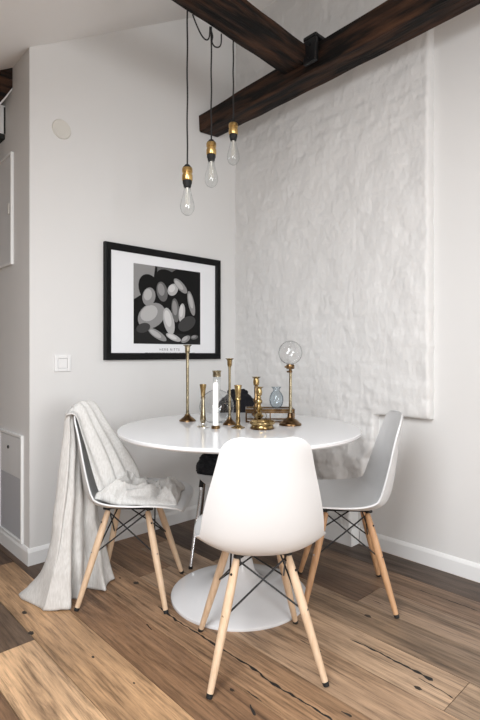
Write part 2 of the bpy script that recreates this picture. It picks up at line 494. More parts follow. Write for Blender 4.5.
# steel shoe clamping the two
t = thing('beam_bracket', 'black steel bracket clamping the two ceiling beams where they meet', 'bracket', (-.345, -.955, 2.585))
bm = BM(); box(bm, (-.024, -.042, -.01), (.0, .042, .112), .006); box(bm, (-.024, -.042, .1125), (.10, .042, .134), .006); finish('strap', bm, M['steel'], t, smooth=False)
for dz in (.02, .085):
    bm = BM(); lathe(bm, [(.0, 0), (.010, .001), (.010, .008), (0, .008)], 6); o = finish('bolt', bm, M['steel'], t, smooth=False)
    o.location = (-.024, 0, dz); o.rotation_euler = (0, -PI / 2, 0)
# dark rafter end standing out of the passage wall, far left
yF = on_left(12.6, 80)[0]
def on_rafter(px, py):         # point of the rafter's near side (plane y = yF)
    t = (px - 240) / F
    d = (yF - CAM.y) / (UX - UY * t)
    return CAM.x + d * (UX * t + UY), CAMZ + (HY - py) / F * d
zW = on_left(12.6, 80)
poly = [on_rafter(*p) for p in ((12.6, 66), (12.6, 87.5), (4.5, 97.5), (-14, 118), (-14, 66))]
poly2 = [on_rafter(*p) for p in ((13.6, 65), (13.6, 88.5), (5, 99.5), (-14, 121), (-14, 65))]
t = thing('rafter', 'dark timber rafter end with a pale plaster edge high on the left wall', 'beam', (XL, yF, zW[1]))
bm = BM(); prism(bm, [(a - XL, b - zW[1]) for a, b in poly], 'y', 0, .16); finish('timber', bm, M['beamx'], t, smooth=False)
bm = BM(); prism(bm, [(min(a, XL + .004) - XL, b - zW[1]) for a, b in poly2], 'y', .004, .155); finish('plaster_edge', bm, M['trim'], t, smooth=False)

# grey wall box below it
ya, za = on_left(5.2, 106); yb, zb = on_left(5.2, 136.5)
t = thing('wall_box', 'small pale grey box mounted high on the left wall under the timber end', 'box', (XL, ya, zb))
h = za - zb
bm = BM(); box(bm, (-.12, 0, .012), (0, .3, h), .003); finish('housing', bm, M['hatch'], t, smooth=False)
bm = BM(); box(bm, (-.118, .004, -.014), (0, .294, .0118)); finish('underside', bm, M['rubber'], t, smooth=False)
bm = BM(); box(bm, (-.008, -.004, .012), (0, -.0005, h - .01)); finish('shadow_line', bm, M['rubber'], t, smooth=False)  # black strip stands in for the thin shadow line beside the wall

# meter cupboard (upper) and access hatch (lower) in the passage wall
def rect_frame(bm, y0, y1, z0, z1, w, d, x=0.0):
    box(bm, (x - d, y0, z0), (x, y0 + w, z1), .002); box(bm, (x - d, y1 - w, z0), (x, y1, z1), .002)
    box(bm, (x - d, y0 + w, z0), (x, y1 - w, z0 + w), .002); box(bm, (x - d, y0 + w, z1 - w), (x, y1 - w, z1), .002)
y0, z1 = on_left(13.8, 152); _, z0 = on_left(13.8, 264.5)
t = thing('meter_cupboard', 'closed grey white cupboard door set high in the left wall', 'cupboard', (XL, y0, z0))
H = z1 - z0
bm = BM(); rect_frame(bm, 0, .55, 0, H, .014, .016); finish('frame', bm, M['trim'], t, smooth=False)
bm = BM(); box(bm, (-.009, .0145, .0145), (0, .535, H - .0145), .002); dr = finish('door', bm, M['hatch'], t, smooth=False)
_, zk = on_left(10, 210)
bm = BM(); box(bm, (-.017, .033, zk - z0 - .03), (-.0095, .05, zk - z0 + .03), .003); finish('latch', bm, M['cover'], dr, smooth=False)
y0, z1 = on_left(23.7, 435.6); _, z0 = on_left(23.7, 544); y1, _ = on_left(1.0, 440)
t = thing('access_hatch', 'low access hatch in the left wall, white above and grey below with a black lock', 'hatch', (XL, y0, z0))
H = z1 - z0; W_ = y1 - y0; _, zs = on_left(12, 474); zs -= z0; yk, zk = on_left(10.2, 446.5)
bm = BM(); rect_frame(bm, 0, W_, 0, H, .014, .014); finish('frame', bm, M['trim'], t, smooth=False)
bm = BM(); box(bm, (-.009, .017, zs + .0005), (0, W_ - .017, H - .017), .002); dr = finish('upper_door', bm, M['hatch'], t, smooth=False)
bm = BM(); box(bm, (-.008, .017, .017), (0, W_ - .017, zs - .0005), .002); finish('lower_panel', bm, M['hatchgrey'], t, smooth=False)['label'] = 'grey lower panel'
bm = BM(); lathe(bm, [(0, 0), (.009, 0), (.009, .004), (.006, .006), (0, .006)], 16); o = finish('lock', bm, M['rubber'], dr)
o.location = (-.009, yk - y0, zk - z0); o.rotation_euler = (0, -PI / 2, 0)

# round blank cover and light switch on the back wall
x, z = on_back(61.5, 129.5)
bm = BM(); lathe(bm, [(0, 0), (.052, 0), (.052, .002), (.048, .0075), (0, .005)], 40); o = finish('cover_plate', bm, M['cover'])
o.location = (x, 0, z); o.rotation_euler = (PI / 2, 0, 0)
tag(o, 'round ivory blank cover plate high on the back wall', 'cover plate')
x, z = on_back(62.2, 363.2)
t = thing('light_switch', 'square white light switch on the back wall above the draped chair', 'switch', (x, 0, z))
bm = BM(); rect_frame(bm, 0, .088, 0, .088, .0175, .009); bmesh.ops.rotate(bm, verts=bm.verts, cent=(0, 0, 0), matrix=Matrix.Rotation(-PI / 2, 3, 'Z'))
for v in bm.verts: v.co = Vector((v.co.x - .044, -abs(v.co.y), v.co.z - .044))
finish('surround', bm, M['switch'], t, smooth=False)
bm = BM(); box(bm, (-.025, -.007, -.025), (.025, 0, .025), .002); ro = finish('rocker', bm, M['switch'], t, smooth=False); ro.rotation_euler = (math.radians(3), 0, 0)

# ---------------------------------------------------------------- framed print
fx0, fx1, fz0, fz1 = -1.022, -.164, 1.040, 1.709
t = thing('framed_print', 'black framed monochrome print with white border hanging on the back wall', 'picture', (fx0, 0, fz0))
FW, FH, FB = fx1 - fx0, fz1 - fz0, .040
bm = BM()
prof = [(0, 0), (0, .024), (.006, .027), (FB - .006, .024), (FB, .019), (FB, 0)]     # (inwards, out from wall)
cor = [(0, 0, 1, 1), (FW, 0, -1, 1), (FW, FH, -1, -1), (0, FH, 1, -1)]
R4 = [[bm.verts.new((cx + sx_ * a, -o_, cz_ + sz_ * a)) for a, o_ in prof] for cx, cz_, sx_, sz_ in cor]
for i in range(4):
    A, B = R4[i], R4[(i + 1) % 4]
    for k in range(len(prof)):
        k2 = (k + 1) % len(prof)
        bm.faces.new((A[k], A[k2], B[k2], B[k]))
finish('frame', bm, M['black'], t, smooth=False)
bm = BM(); box(bm, (FB - .002, -.012, FB - .002), (FW - FB + .002, 0, FH - FB + .002)); mount = finish('mount', bm, M['paper'], t, smooth=False)
mount['label'] = 'white paper mount around the print'
px0, pz1 = on_back(132.5, 263.3); px1, _ = on_back(199, 270.5); _, pz0 = on_back(132, 343.6)
px0 -= fx0; px1 -= fx0; pz0 -= fz0; pz1 -= fz0
PWd, PHt = px1 - px0, pz1 - pz0
bm = BM()
layer = [0]
def pshape(pts, g):
    layer[0] += 1
    y = -.0134 - layer[0] * .00004
    f = bm.faces.new([bm.verts.new((px0 + a * PWd, y, pz0 + b * PHt)) for a, b in pts]); f.material_index = g
def ell(cx, cy, rx, ry, rot, g, n=22):
    cr, sr = math.cos(rot), math.sin(rot)
    pshape([(cx + rx * math.cos(2 * PI * k / n) * cr - ry * math.sin(2 * PI * k / n) * sr * 1.0, cy + rx * math.cos(2 * PI * k / n) * sr + ry * math.sin(2 * PI * k / n) * cr) for k in range(n)], g)
def band(pts, w0, w1, g):
    S = spline(pts, 22); L = []; R = []
    for i, (a, b) in enumerate(S):
        q = S[min(i + 1, 21)]; p_ = S[max(i - 1, 0)]; dx, dy = q[0] - p_[0], q[1] - p_[1]; l = math.hypot(dx, dy)
        w = (w0 + (w1 - w0) * i / 21) * math.sqrt(max(.02, 1 - (2 * i / 21 - 1) ** 6)); L.append((a - dy / l * w, b + dx / l * w)); R.append((a + dy / l * w, b - dx / l * w))
    pshape(L + R[::-1], g)
box(bm, (px0, -.0134, pz0), (px1, -.012, pz1), mi=0)
# plain abstract arrangement of smooth stones in greys
pshape([(0, .55), (0, 1.0), (.30, 1.0), (.26, .72)], 4); pshape([(.33, .90), (.33, 1.0), (.62, 1.0), (.5, .92)], 3); pshape([(0, 0), (1, 0), (1, .12), (0, .18)], 1)
rs = random.Random(11)
for cx, cy, rx, ry, rot, g in ((.22, .70, .15, .19, .4, 0), (.52, .82, .22, .13, -.5, 0), (.74, .56, .17, .22, -.3, 0), (.42, .60, .13, .22, .1, 0),
        (.25, .36, .21, .15, .55, 4), (.21, .60, .09, .12, -.3, 4), (.50, .30, .08, .18, .25, 5), (.40, .68, .08, .13, .2, 3), (.56, .72, .09, .07, .8, 5),
        (.68, .78, .13, .055, -.7, 4), (.85, .56, .05, .17, .25, 4), (.60, .45, .06, .16, .1, 3), (.70, .42, .05, .13, -.1, 5), (.78, .28, .15, .09, .5, 2),
        (.33, .12, .15, .05, -.5, 4), (.57, .09, .12, .04, -.35, 5), (.76, .07, .08, .04, .5, 4), (.90, .10, .06, .03, .2, 3), (.13, .20, .10, .06, .3, 2)):
    ell(cx, cy, rx, ry, rot, g)
    if g >= 3: ell(cx - rx * .18, cy + ry * .2, rx * .62, ry * .62, rot, min(6, g + 1))
finish('print', bm, [M['g%d' % i] for i in range(7)], mount, smooth=False)['label'] = 'dark monochrome print of pale rounded shapes'
def text_mesh(s, size, name, parent, loc, spacing=1.0, material='g3'):
    cu = bpy.data.curves.new(name, 'FONT'); cu.body = s; cu.size = size; cu.align_x = 'CENTER'; cu.space_character = spacing; cu.extrude = .0002
    o = bpy.data.objects.new(name + '_source', cu); COL.objects.link(o)
    dg = bpy.context.evaluated_depsgraph_get()
    me = bpy.data.meshes.new_from_object(o.evaluated_get(dg)); bpy.data.objects.remove(o)
    me.materials.clear(); me.materials.append(M[material])
    r_ = bpy.data.objects.new(name, me); COL.objects.link(r_); r_.parent = parent
    r_.location = loc; r_.rotation_euler = (PI / 2, 0, 0); return r_
cx_, cz1 = on_back(168.5, 350.2)
text_mesh('HERB RITTS', .021, 'caption', mount, (cx_ - fx0, -.0125, cz1 - fz0 - .003), 1.45)['label'] = 'small grey spaced capitals'
bm = BM()
xa, zc = on_back(144, 352.9); xb, _ = on_back(193, 353)
x = xa - fx0
while x < xb - fx0:
    w = random.uniform(.003, .007)
    box(bm, (x, -.0126, zc - fz0 - .0025), (x + w, -.012, zc - fz0 + .0025)); x += w + random.choice((.002, .002, .006))
finish('fine_print', bm, M['g4'], mount, smooth=False)['label'] = 'line of tiny grey print'

# ---------------------------------------------------------------- table
TC = cw(-.003, 2.218)
t = thing('pedestal_table', 'round white pedestal table with a trumpet base, brass candlesticks on top', 'table', TC)
bm = BM(); lathe(bm, [(0, .722), (.40, .722), (.507, .727), (.526, .732), (.532, .738), (.532, .746), (.529, .7495), (.51, .75), (0, .75)], 128); finish('tabletop', bm, M['lacquer'], t, angle=30)
bm = BM(); lathe(bm, [(.303, 0), (.305, .004), (.303, .012), (.291, .017), (.22, .027), (.15, .042), (.10, .07), (.07, .11), (.052, .18), (.043, .28), (.040, .40), (.042, .52), (.055, .62), (.085, .68), (.14, .712), (.19, .7215)], 96); finish('pedestal', bm, M['lacquer'], t, angle=50)

# ---------------------------------------------------------------- moulded chairs
# seat-to-back centre line: (forward, height, half width, how far the rim curls up)
CTRL = [(.247, .398, .172, .0), (.240, .418, .185, .002), (.205, .428, .200, .008), (.14, .424, .216, .022), (.05, .412, .228, .036),
        (-.04, .402, .228, .050), (-.11, .404, .220, .062), (-.160, .424, .211, .068), (-.190, .466, .206, .070), (-.207, .53, .200, .066),
        (-.219, .61, .184, .054), (-.231, .70, .161, .040), (-.244, .78, .142, .026), (-.251, .815, .131, .016)]
NV, NU = 64, 32
ROWS = spline(CTRL, NV)
def shell_point(v, u, off=0.0):
    """v 0..NV-1 along, u -1..1 across; off lifts along the normal towards the sitter"""
    i = max(0, min(NV - 2, int(v))); f = v - i
    y, z, w, rise = (a + (b - a) * f for a, b in zip(ROWS[i], ROWS[i + 1]))
    a, b = ROWS[max(0, i - 1)], ROWS[min(NV - 1, i + 2)]
    ty, tz = b[0] - a[0], b[1] - a[1]; l = math.hypot(ty, tz); ty /= l; tz /= l
    ny, nz_ = tz, -ty                                  # candidate normal
    if nz_ + ny < 0: ny, nz_ = -ny, -nz_
    # distance to the two ends for rounded corners
    s1 = math.hypot(y - ROWS[-1][0], z - ROWS[-1][1]); s0 = math.hypot(y - ROWS[0][0], z - ROWS[0][1])
    for s, r in ((s1, .050), (s0, .06)):
        if s < r: w = w - r + math.sqrt(max(0, r * r - (r - s) ** 2))
    k = rise * abs(u) ** 2.6 + off
    return Vector((u * w, y + ny * k, z + nz_ * k))
def shell_bm():
    bm = BM(); G = [[bm.verts.new(shell_point(i, -1 + 2 * j / NU)) for j in range(NU + 1)] for i in range(NV)]
    for A, B in zip(G, G[1:]):
        for j in range(NU): bm.faces.new((A[j], A[j + 1], B[j + 1], B[j]))
    # thickness: offset copy + rim
    bm.normal_update()
    T = [[bm.verts.new(v.co - v.normal * (.0065 if True else 0)) for v in row] for row in G]
    for A, B in zip(T, T[1:]):
        for j in range(NU): bm.faces.new((A[j], B[j], B[j + 1], A[j + 1]))
    rim = [(i, 0) for i in range(NV)] + [(NV - 1, j) for j in range(1, NU + 1)] + [(i, NU) for i in range(NV - 2, -1, -1)] + [(0, j) for j in range(NU - 1, 0, -1)]
    for (a, b), (c_, d) in zip(rim, rim[1:] + rim[:1]):
        bm.faces.new((G[a][b], G[c_][d], T[c_][d], T[a][b]))
    return bm

LT = [(sx_ * .088, sy_ * .088, .388) for sx_, sy_ in ((-1, -1), (1, -1), (1, 1), (-1, 1))]
LB = [(sx_ * .190, sy_ * .190, .0) for sx_, sy_ in ((-1, -1), (1, -1), (1, 1), (-1, 1))]
def leg_pt(k, z):
    a, b = Vector(LT[k]), Vector(LB[k]); return a.lerp(b, (a.z - z) / a.z)
def leg_bm(k):
    bm = BM(); tube(bm, [leg_pt(k, z) for z in (.390, .384, .35, .30, .24, .16, .08, .012)], [.009, .0122, .0135, .0150, .0152, .0140, .0122, .0104], 18); return bm
def wire_bm(a, b): bm = BM(); tube(bm, [a, b], .0032, 8); return bm

def make_chair(label, group, wood):
    t = thing('side_chair', label, 'chair', group=group)
    sh = finish('seat_shell', shell_bm(), M['plastic'], t, angle=50)
    for k in range(4):
        lg = finish('leg', leg_bm(k), M[wood], t, angle=50)
        bm = BM(); tube(bm, [leg_pt(k, .0128), leg_pt(k, .0)], [.0108, .0098], 18); finish('foot_cap', bm, M['rubber'], lg)
        for z in (.345, .225):
            p = leg_pt(k, z); bm = BM(); q = Vector((p.x, p.y, 0)).normalized()
            tube(bm, [p + q * .010, p + q * .0162], .0042, 10); finish('bolt', bm, M['steel'] if z > .3 else M['chrome'], lg)
    # steel under-frame
    bm = BM()
    for k in range(4):
        p = leg_pt(k, .388); tube(bm, [leg_pt(k, .372) * 1.0 + Vector((-.010 * (1 if p.x > 0 else -1), 0, 0)), p + Vector((-.008 * (1 if p.x > 0 else -1), 0, .006)), Vector((p.x * .75, p.y, .398))], .007, 8)
    for s in (-1, 1):
        tube(bm, [(-.080, s * .080, .396), (.080, s * .080, .396)], .005, 8); tube(bm, [(s * .075, -.10, .398), (s * .075, .10, .398)], .006, 8)
    finish('under_frame', bm, M['steel'], t)
    for sx_ in (-1, 1):
        for sy_ in (-1, 1):
            bm = BM(); h_ = .405 + (.012 if sy_ > 0 else .002)
            lathe(bm, [(0, .396), (.016, .396), (.014, h_), (0, h_)], 14, (sx_ * .085, sy_ * .095, 0)); finish('seat_mount', bm, M['rubber'], t)
    for k in range(4):                                  # crossed wires on all four sides
        j = (k + 1) % 4
        for a, b in ((k, j), (j, k)):
            pa = leg_pt(a, .378); pb = leg_pt(b, .222); c0 = Vector((0, 0, pa.z))
            pa = pa + (Vector((0, 0, pa.z)) - pa) * .1; pb = pb + (Vector((0, 0, pb.z)) - pb) * .05
            finish('brace_wire', wire_bm(pa, pb), M['steel'], t)
    return t, sh
def copy_tree(o, parent=None):
    c_ = o.copy(); COL.objects.link(c_)
    if parent: c_.parent = parent
    for ch in list(o.children): copy_tree(ch, c_)
    return c_
def place(o, X, d, fX, fd):
    w = cw(X, d); o.location = w
    wx, wy = fX * UX + fd * UY, -fX * UY + fd * UX
    o.rotation_euler = (0, 0, math.atan2(-wx, wy))
GR = 'white moulded chairs on wooden legs'
front, fsh = make_chair('white moulded chair seen from behind, nearest of the chairs, on pale wooden legs', GR, 'ash')
place(front, .063, 1.763, -.15, .988); fsh.rotation_euler = (0, 0, -math.radians(4.5)); fsh.location = (.003, 0, 0)
def recopy(label):
    c_ = copy_tree(front); c_['label'] = label
    for ch in c_.children:
        if ch.name.startswith('seat_shell'): ch.rotation_euler = (0, 0, 0); ch.location = (0, 0, 0)
    return c_
left = recopy('white moulded chair with a linen throw over its back, left of the table')
place(left, -.485, 2.252, 1, -.055)
right = recopy('bare white moulded chair against the right wall, right of the table')
place(right, .466, 2.222, -1, .085)
for ch in right.children:
    if ch.name.startswith('leg'):
        ch.data = ch.data.copy(); ch.data.materials[0] = M['maple2']

# chrome-legged chair behind the table
t = thing('side_chair', 'white chair on slim chrome legs behind the table, under a black sheepskin', 'chair')
RX, RD = -.015, 2.765
place(t, RX, RD, 0, -1)
finish('seat_shell', shell_bm(), M['plastic'], t, angle=50)
for sx_, sy_ in ((-1, -1), (1, -1), (1, 1), (-1, 1)):
    bm = BM(); a = Vector((sx_ * .185, sy_ * .17, .405)); b = Vector((sx_ * .232, sy_ * .285, .012)); tube(bm, [a, b], .0085, 14); lg = finish('leg', bm, M['chrome'], t)
    bm = BM(); tube(bm, [b, b + Vector((0, 0, -.012))], [.0105, .0105], 14); finish('foot_cap', bm, M['rubber'], lg)
    bm = BM(); tube(bm, [a.lerp(b, .07), a.lerp(b, -.03)], [.0125, .0125], 14); finish('leg_collar', bm, M['rubber'], lg)
bm = BM(); tube(bm, [(-.185, .17, .402), (.185, .17, .402)], .007, 8); tube(bm, [(-.185, -.17, .402), (.185, -.17, .402)], .007, 8); finish('under_frame', bm, M['steel'], t)
# sheepskin over its seat and back
bm = BM(); NS, NT = 90, 46; G = []
for i in range(NS):
    row = []
    for j in range(NT):
        u = -1 + 2 * j / (NT - 1); s = i / (NS - 1)
        edge = (.99 if s < .5 else .99 - .2 * min(1, (s - .5) * 4)) + .06 * noise.noise(Vector((s * 9, u > 0, 3)))
        uu = u * edge
        v = 12 + s * 66
        if v <= NV - 1.01: p = shell_point(v, uu); q = shell_point(v, uu, 1.0) - p
        else:                                            # over the top and down the outside
            e = (v - (NV - 1.01)) / 15
            p0 = shell_point(NV - 1.01, uu * .95); p = p0 + Vector((0, -.03 - .02 * e + .02, .012 + .022 * math.sin(min(1, e * 3) * PI) - .16 * max(0, e - .1))); q = Vector((0, -1, .3)).normalized()
        row.append((p, q, u, s))
    G.append(row)
V1 = []; V2 = []
for row in G:
    a = []; b = []
    for p, q, u, s in row:
        ed = min(1, (1 - abs(u)) * 6, s * 14, (1 - s) * 10)
        th = (.030 + .02 * max(0, s - .5) + .018 * noise.noise(p * 22) + .010 * noise.noise(p * 60)) * math.sqrt(max(.02, ed)) + .004
        jit = Vector((noise.noise(p * 90), noise.noise(p * 90 + Vector((4, 0, 0))), noise.noise(p * 90 + Vector((0, 4, 0))))) * .006
        a.append(bm.verts.new(p + q * th + jit)); b.append(bm.verts.new(p + q * .002))
    V1.append(a); V2.append(b)
for W2_, fl in ((V1, 0), (V2, 1)):
    for A, B in zip(W2_, W2_[1:]):
        for j in range(NT - 1): bm.faces.new((A[j], A[j + 1], B[j + 1], B[j]) if not fl else (A[j], B[j], B[j + 1], A[j + 1]))
rim = [(i, 0) for i in range(NS)] + [(NS - 1, j) for j in range(1, NT)] + [(i, NT - 1) for i in range(NS - 2, -1, -1)] + [(0, j) for j in range(NT - 2, 0, -1)]
for (a, b), (c_, d) in zip(rim, rim[1:] + rim[:1]): bm.faces.new((V1[a][b], V1[c_][d], V2[c_][d], V2[a][b]))
o = finish('sheepskin', bm, M['fur'], angle=None)
o.location = t.location; o.rotation_euler = t.rotation_euler
tag(o, 'shaggy black sheepskin draped over the chair behind the table', 'sheepskin')

# ---------------------------------------------------------------- linen throw on the left chair
bm = BM()
def sheet(fn, ns, nt):
    G = [[bm.verts.new(fn(i / (ns - 1), j / (nt - 1))) for i in range(ns)] for j in range(nt)]
    for A, B in zip(G, G[1:]):
        for i in range(ns - 1): bm.faces.new((A[i], A[i + 1], B[i + 1], B[i]))
HEM = [(-.66, 2.43), (-.618, 2.385), (-.604, 2.313), (-.622, 2.245), (-.687, 2.254), (-.705, 2.165), (-.748, 2.165), (-.728, 2.085), (-.79, 2.062), (-.873, 2.105), (-.968, 2.20), (-.95, 2.32), (-.87, 2.39)]
LOW = [(-.70, 2.40), (-.665, 2.37), (-.648, 2.31), (-.652, 2.25), (-.698, 2.25), (-.715, 2.17), (-.748, 2.17), (-.735, 2.105), (-.775, 2.09), (-.808, 2.11), (-.825, 2.17), (-.82, 2.26), (-.80, 2.35)]
CRE = [(-.742, 2.345), (-.742, 2.33), (-.742, 2.31), (-.741, 2.285), (-.742, 2.265), (-.743, 2.245), (-.744, 2.215), (-.740, 2.19), (-.740, 2.17), (-.746, 2.155), (-.758, 2.165), (-.766, 2.19), (-.768, 2.22)]
def hang(s, t_):
    hx, hd = spline_at(HEM, s); cx0, cd0 = spline_at(CRE, s)
    lx, ld = spline_at(LOW, s)
    k = min(1, t_ / .82) ** 1.15
    g = max(0, (t_ - .68) / .32) ** 2.2
    x = cx0 + (lx - cx0) * k; d = cd0 + (ld - cd0) * k
    x += (hx - lx) * g; d += (hd - ld) * g
    zt = .842 - .05 * max(0, (s - .55) / .45)
    z = zt * (1 - t_) + .004
    fold = math.sin(2 * PI * (6.2 * s + .25 * math.sin(3 * t_)) + .6)
    fold = math.copysign(abs(fold) ** .75, fold)
    a = .0150 * min(1, t_ * 3 + .25)
    x += -a * fold; d += .006 * math.cos(2 * PI * 6.2 * s) * min(1, t_ * 2)
    p = cw(x, d, z)
    p += Vector((noise.noise(p * 9), noise.noise(p * 9 + Vector((5, 0, 0))), 0)) * .006
    if t_ > .93: p.z = max(.003, p.z + .006 * noise.noise(p * 30))
    return p
def spline_at(P_, s):
    k = len(P_) - 1; g = max(0, min(.99999, s)) * k; j = int(g); f = g - j
    a = P_[max(0, j - 1)]; b = P_[j]; c_ = P_[j + 1]; d = P_[min(k, j + 2)]
    return tuple(.5 * (2 * y + (z - x) * f + (2 * x - 5 * y + 4 * z - w) * f * f + (3 * y - x - 3 * z + w) * f ** 3) for x, y, z, w in zip(a, b, c_, d))
sheet(hang, 110, 80)
# over the crest and down the inside of the back
FAR = [(-.750, 2.345, .815), (-.735, 2.362, .842), (-.695, 2.372, .832), (-.635, 2.36, .755), (-.57, 2.335, .675), (-.515, 2.30, .605), (-.475, 2.28, .545), (-.46, 2.27, .50)]
NEA = [(-.764, 2.165, .775), (-.752, 2.14, .806), (-.715, 2.14, .800), (-.688, 2.138, .715), (-.660, 2.132, .625), (-.630, 2.125, .535), (-.605, 2.12, .475), (-.57, 2.12, .45)]
MID = [(-.770, 2.245, .812), (-.752, 2.245, .858), (-.706, 2.245, .855), (-.648, 2.235, .765), (-.595, 2.22, .675), (-.555, 2.205, .585), (-.53, 2.20, .515), (-.50, 2.20, .47)]
def inner(s, t_):
    a = Vector(spline_at(NEA, t_)); b = Vector(spline_at(MID, t_)); c_ = Vector(spline_at(FAR, t_))
    p = a * (1 - s) * (1 - s) + b * 2 * s * (1 - s) + c_ * s * s
    p = p.lerp(b, .35 * (1 - abs(2 * s - 1)))
    fold = math.sin(2 * PI * (3.2 * s + .35 * t_ + .15 * math.sin(5 * t_))) * .009 + .006 * noise.noise(Vector((s * 5, t_ * 3, 2)))
    p += Vector((.7, 0, .7)) * fold
    return cw(p.x, p.y, p.z)
sheet(inner, 60, 90)
# crumpled heap on the seat
def heap_h(a, b):
    """a along (0 back .. 1 front), b across (0 near .. 1 far)"""
    e = max(0, 1 - ((a - .5) / .5) ** 4) * max(0, 1 - ((b - .5) / .5) ** 4)
    q = Vector((a * 3.1, b * 2.2, 4.2)); wv = noise.noise(q) * 1.4
    r1 = max(0, 1 - abs(noise.noise(Vector((a * 2.6 + wv, b * 1.8 - wv * .6, 1.3)))) * 3.0) ** 1.6
    r2 = max(0, 1 - abs(noise.noise(Vector((a * 5.5 - wv, b * 4 + wv, 7.7)))) * 2.8) ** 1.6
    g = lambda ca, cb, ra, rb: math.exp(-((a - ca) / ra) ** 2 - ((b - cb) / rb) ** 2)
    base = .022 + .055 * g(.22, .5, .20, .5) + .066 * g(.86, .45, .075, .28) + .018 * g(.52, .7, .12, .3) - .012 * g(.70, .4, .06, .3)
    return (e ** .5) * (base + .030 * r1 + .014 * r2)
def heap(s, t_):
    a, b = t_, s
    x = -.612 + .345 * a; d = 2.085 + .30 * b + .012 * noise.noise(Vector((a * 7, b * 7, 0)))
    x += .02 * noise.noise(Vector((a * 4, b * 4, 8))); 
    ry = x + .485
    zs_ = .425 + .03 * max(0, -ry - .02) / .12
    return cw(x, d, zs_ + .012 + heap_h(a, b))
sheet(heap, 110, 120)
def roll(pts, r0, r1, sq=.7):
    S = spline(pts, 26); n = len(S)
    ring = []
    for i, (x, d, z) in enumerate(S):
        q = S[min(i + 1, n - 1)]; p_ = S[max(i - 1, 0)]
        tv = Vector((q[0] - p_[0], q[1] - p_[1], q[2] - p_[2])).normalized(); a = tv.cross(Vector((0, 0, 1))).normalized(); b = a.cross(tv)
        r_ = (r0 + (r1 - r0) * i / (n - 1)) * math.sqrt(max(.05, 1 - (2 * i / (n - 1) - 1) ** 8))
        rr_ = []
        for k in range(14):
            an = 2 * PI * k / 14
            w = r_ * (1 + .25 * noise.noise(Vector((i * .25, math.cos(an) * 1.2, math.sin(an) * 1.2))))
            v = Vector((x, d, z)) + a * math.cos(an) * w + b * math.sin(an) * w * sq
            rr_.append(bm.verts.new(cw(v.x, v.y, v.z)))
        ring.append(rr_)
    for A, B in zip(ring, ring[1:]):
        for k in range(14): bm.faces.new((A[k], A[(k + 1) % 14], B[(k + 1) % 14], B[k]))
    bm.faces.new(ring[0]); bm.faces.new(ring[-1])
o = finish('throw_blanket', bm, M['linen'], angle=None)
sol = o.modifiers.new('thick', 'SOLIDIFY'); sol.thickness = .003; sol.offset = 0
tag(o, 'crumpled light linen throw hanging over the left chair down to the floor', 'blanket')

# ---------------------------------------------------------------- things on the table
TZ = .7502
def at_table(px, d): return cw((px - 240) / F * d, d, TZ)
def stick(label, px, d, prof, material, seg=26, group='brass candlesticks on the table', parts=()):
    t = thing('candlestick', label, 'candlestick', at_table(px, d), 0, group)
    names = ('base', 'stem', 'candle_cup')
    for nm, pr, mt in zip(names, prof, material):
        bm = BM(); lathe(bm, pr, seg); finish(nm, bm, M[mt], t, angle=45)
    return t
def tall_prof(h, br, sr, cr):
    return ([(br, 0), (br, .004), (br * .86, .010), (br * .55, .018), (br * .34, .027), (sr * 1.5, .034), (0, .034)],
            [(sr * 1.25, .0342), (sr, .05), (sr, h - .05), (sr * 1.1, h - .0402)],
            [(sr * 1.1, h - .04), (sr * 1.7, h - .034), (cr * .55, h - .028), (cr * .6, h - .008), (cr, h - .001), (cr, h), (cr * .5, h), (cr * .45, h - .018), (0, h - .018)])
stick('tallest slim candlestick, standing alone at the left of the table top', 187.5, 2.40, tall_prof(.368, .040, .0072, .022), ('oldbrass', 'palebrass', 'palebrass'))
stick('tall slim candlestick between the white candle and the black sheepskin', 229.6, 2.275, tall_prof(.304, .031, .0058, .0195), ('oldbrass', 'palebrass', 'brass'))
def cone_prof(h):
    return ([(.028, 0), (.028, .003), (.018, .007), (.009, .013), (.0075, .018), (0, .018)],
            [(.0075, .0182), (.012, .024), (.0135, .034), (.011, .06), (.0085, .09), (.0075, h - .065), (.0105, h - .063), (.0105, h - .057), (.0075, h - .0552)],
            [(.0075, h - .055), (.0095, h - .05), (.0108, h - .030), (.0152, h - .003), (.0150, h), (.0100, h), (.009, h - .018), (0, h - .018)])
stick('short flared candlestick with a silver foot, left of the white candle', 203.0, 2.195, cone_prof(.190), ('silver', 'palebrass', 'brass'))
def straight_prof(h):
    return ([(.030, 0), (.030, .003), (.020, .006), (.012, .012), (.0095, .018), (0, .018)],
            [(.0085, .0182), (.0105, .03), (.0085, .05), (.0095, .09), (.0085, h - .068), (.0125, h - .066), (.0125, h - .058), (.0105, h - .0552)],
            [(.0105, h - .055), (.0115, h - .04), (.0170, h - .002), (.0165, h), (.011, h), (.010, h - .016), (0, h - .016)])
stick('short trumpet topped brass candlestick in front of the black sheepskin', 238.0, 2.175, straight_prof(.188), ('brass', 'brass', 'brass'))
def baluster(h, s=1.0):
    st = h - .042
    return ([(.027 * s, 0), (.027 * s, .006), (.023 * s, .012), (.014 * s, .022), (.009 * s, .028), (0, .028)],
            [(.009 * s, .0282), (.019 * s, .040), (.022 * s, .047), (.012 * s, .056), (.0085 * s, .062), (.014 * s, .070), (.0165 * s, .078), (.0105 * s, .088), (.0085 * s, .094), (.015 * s, .106), (.0155 * s, .113), (.009 * s, .122), (.010 * s, st - .006), (.0075 * s, st - .0002)],
            [(.0075 * s, st), (.013 * s, st + .004), (.0145 * s, st + .018), (.012 * s, st + .034), (.021 * s, h - .001), (.021 * s, h), (.010 * s, h), (.009 * s, h - .018), (0, h - .018)])
stick('stubby turned brass candlestick right behind the round brass dish', 259.0, 2.238, baluster(.176), ('brass', 'brass', 'brass'))
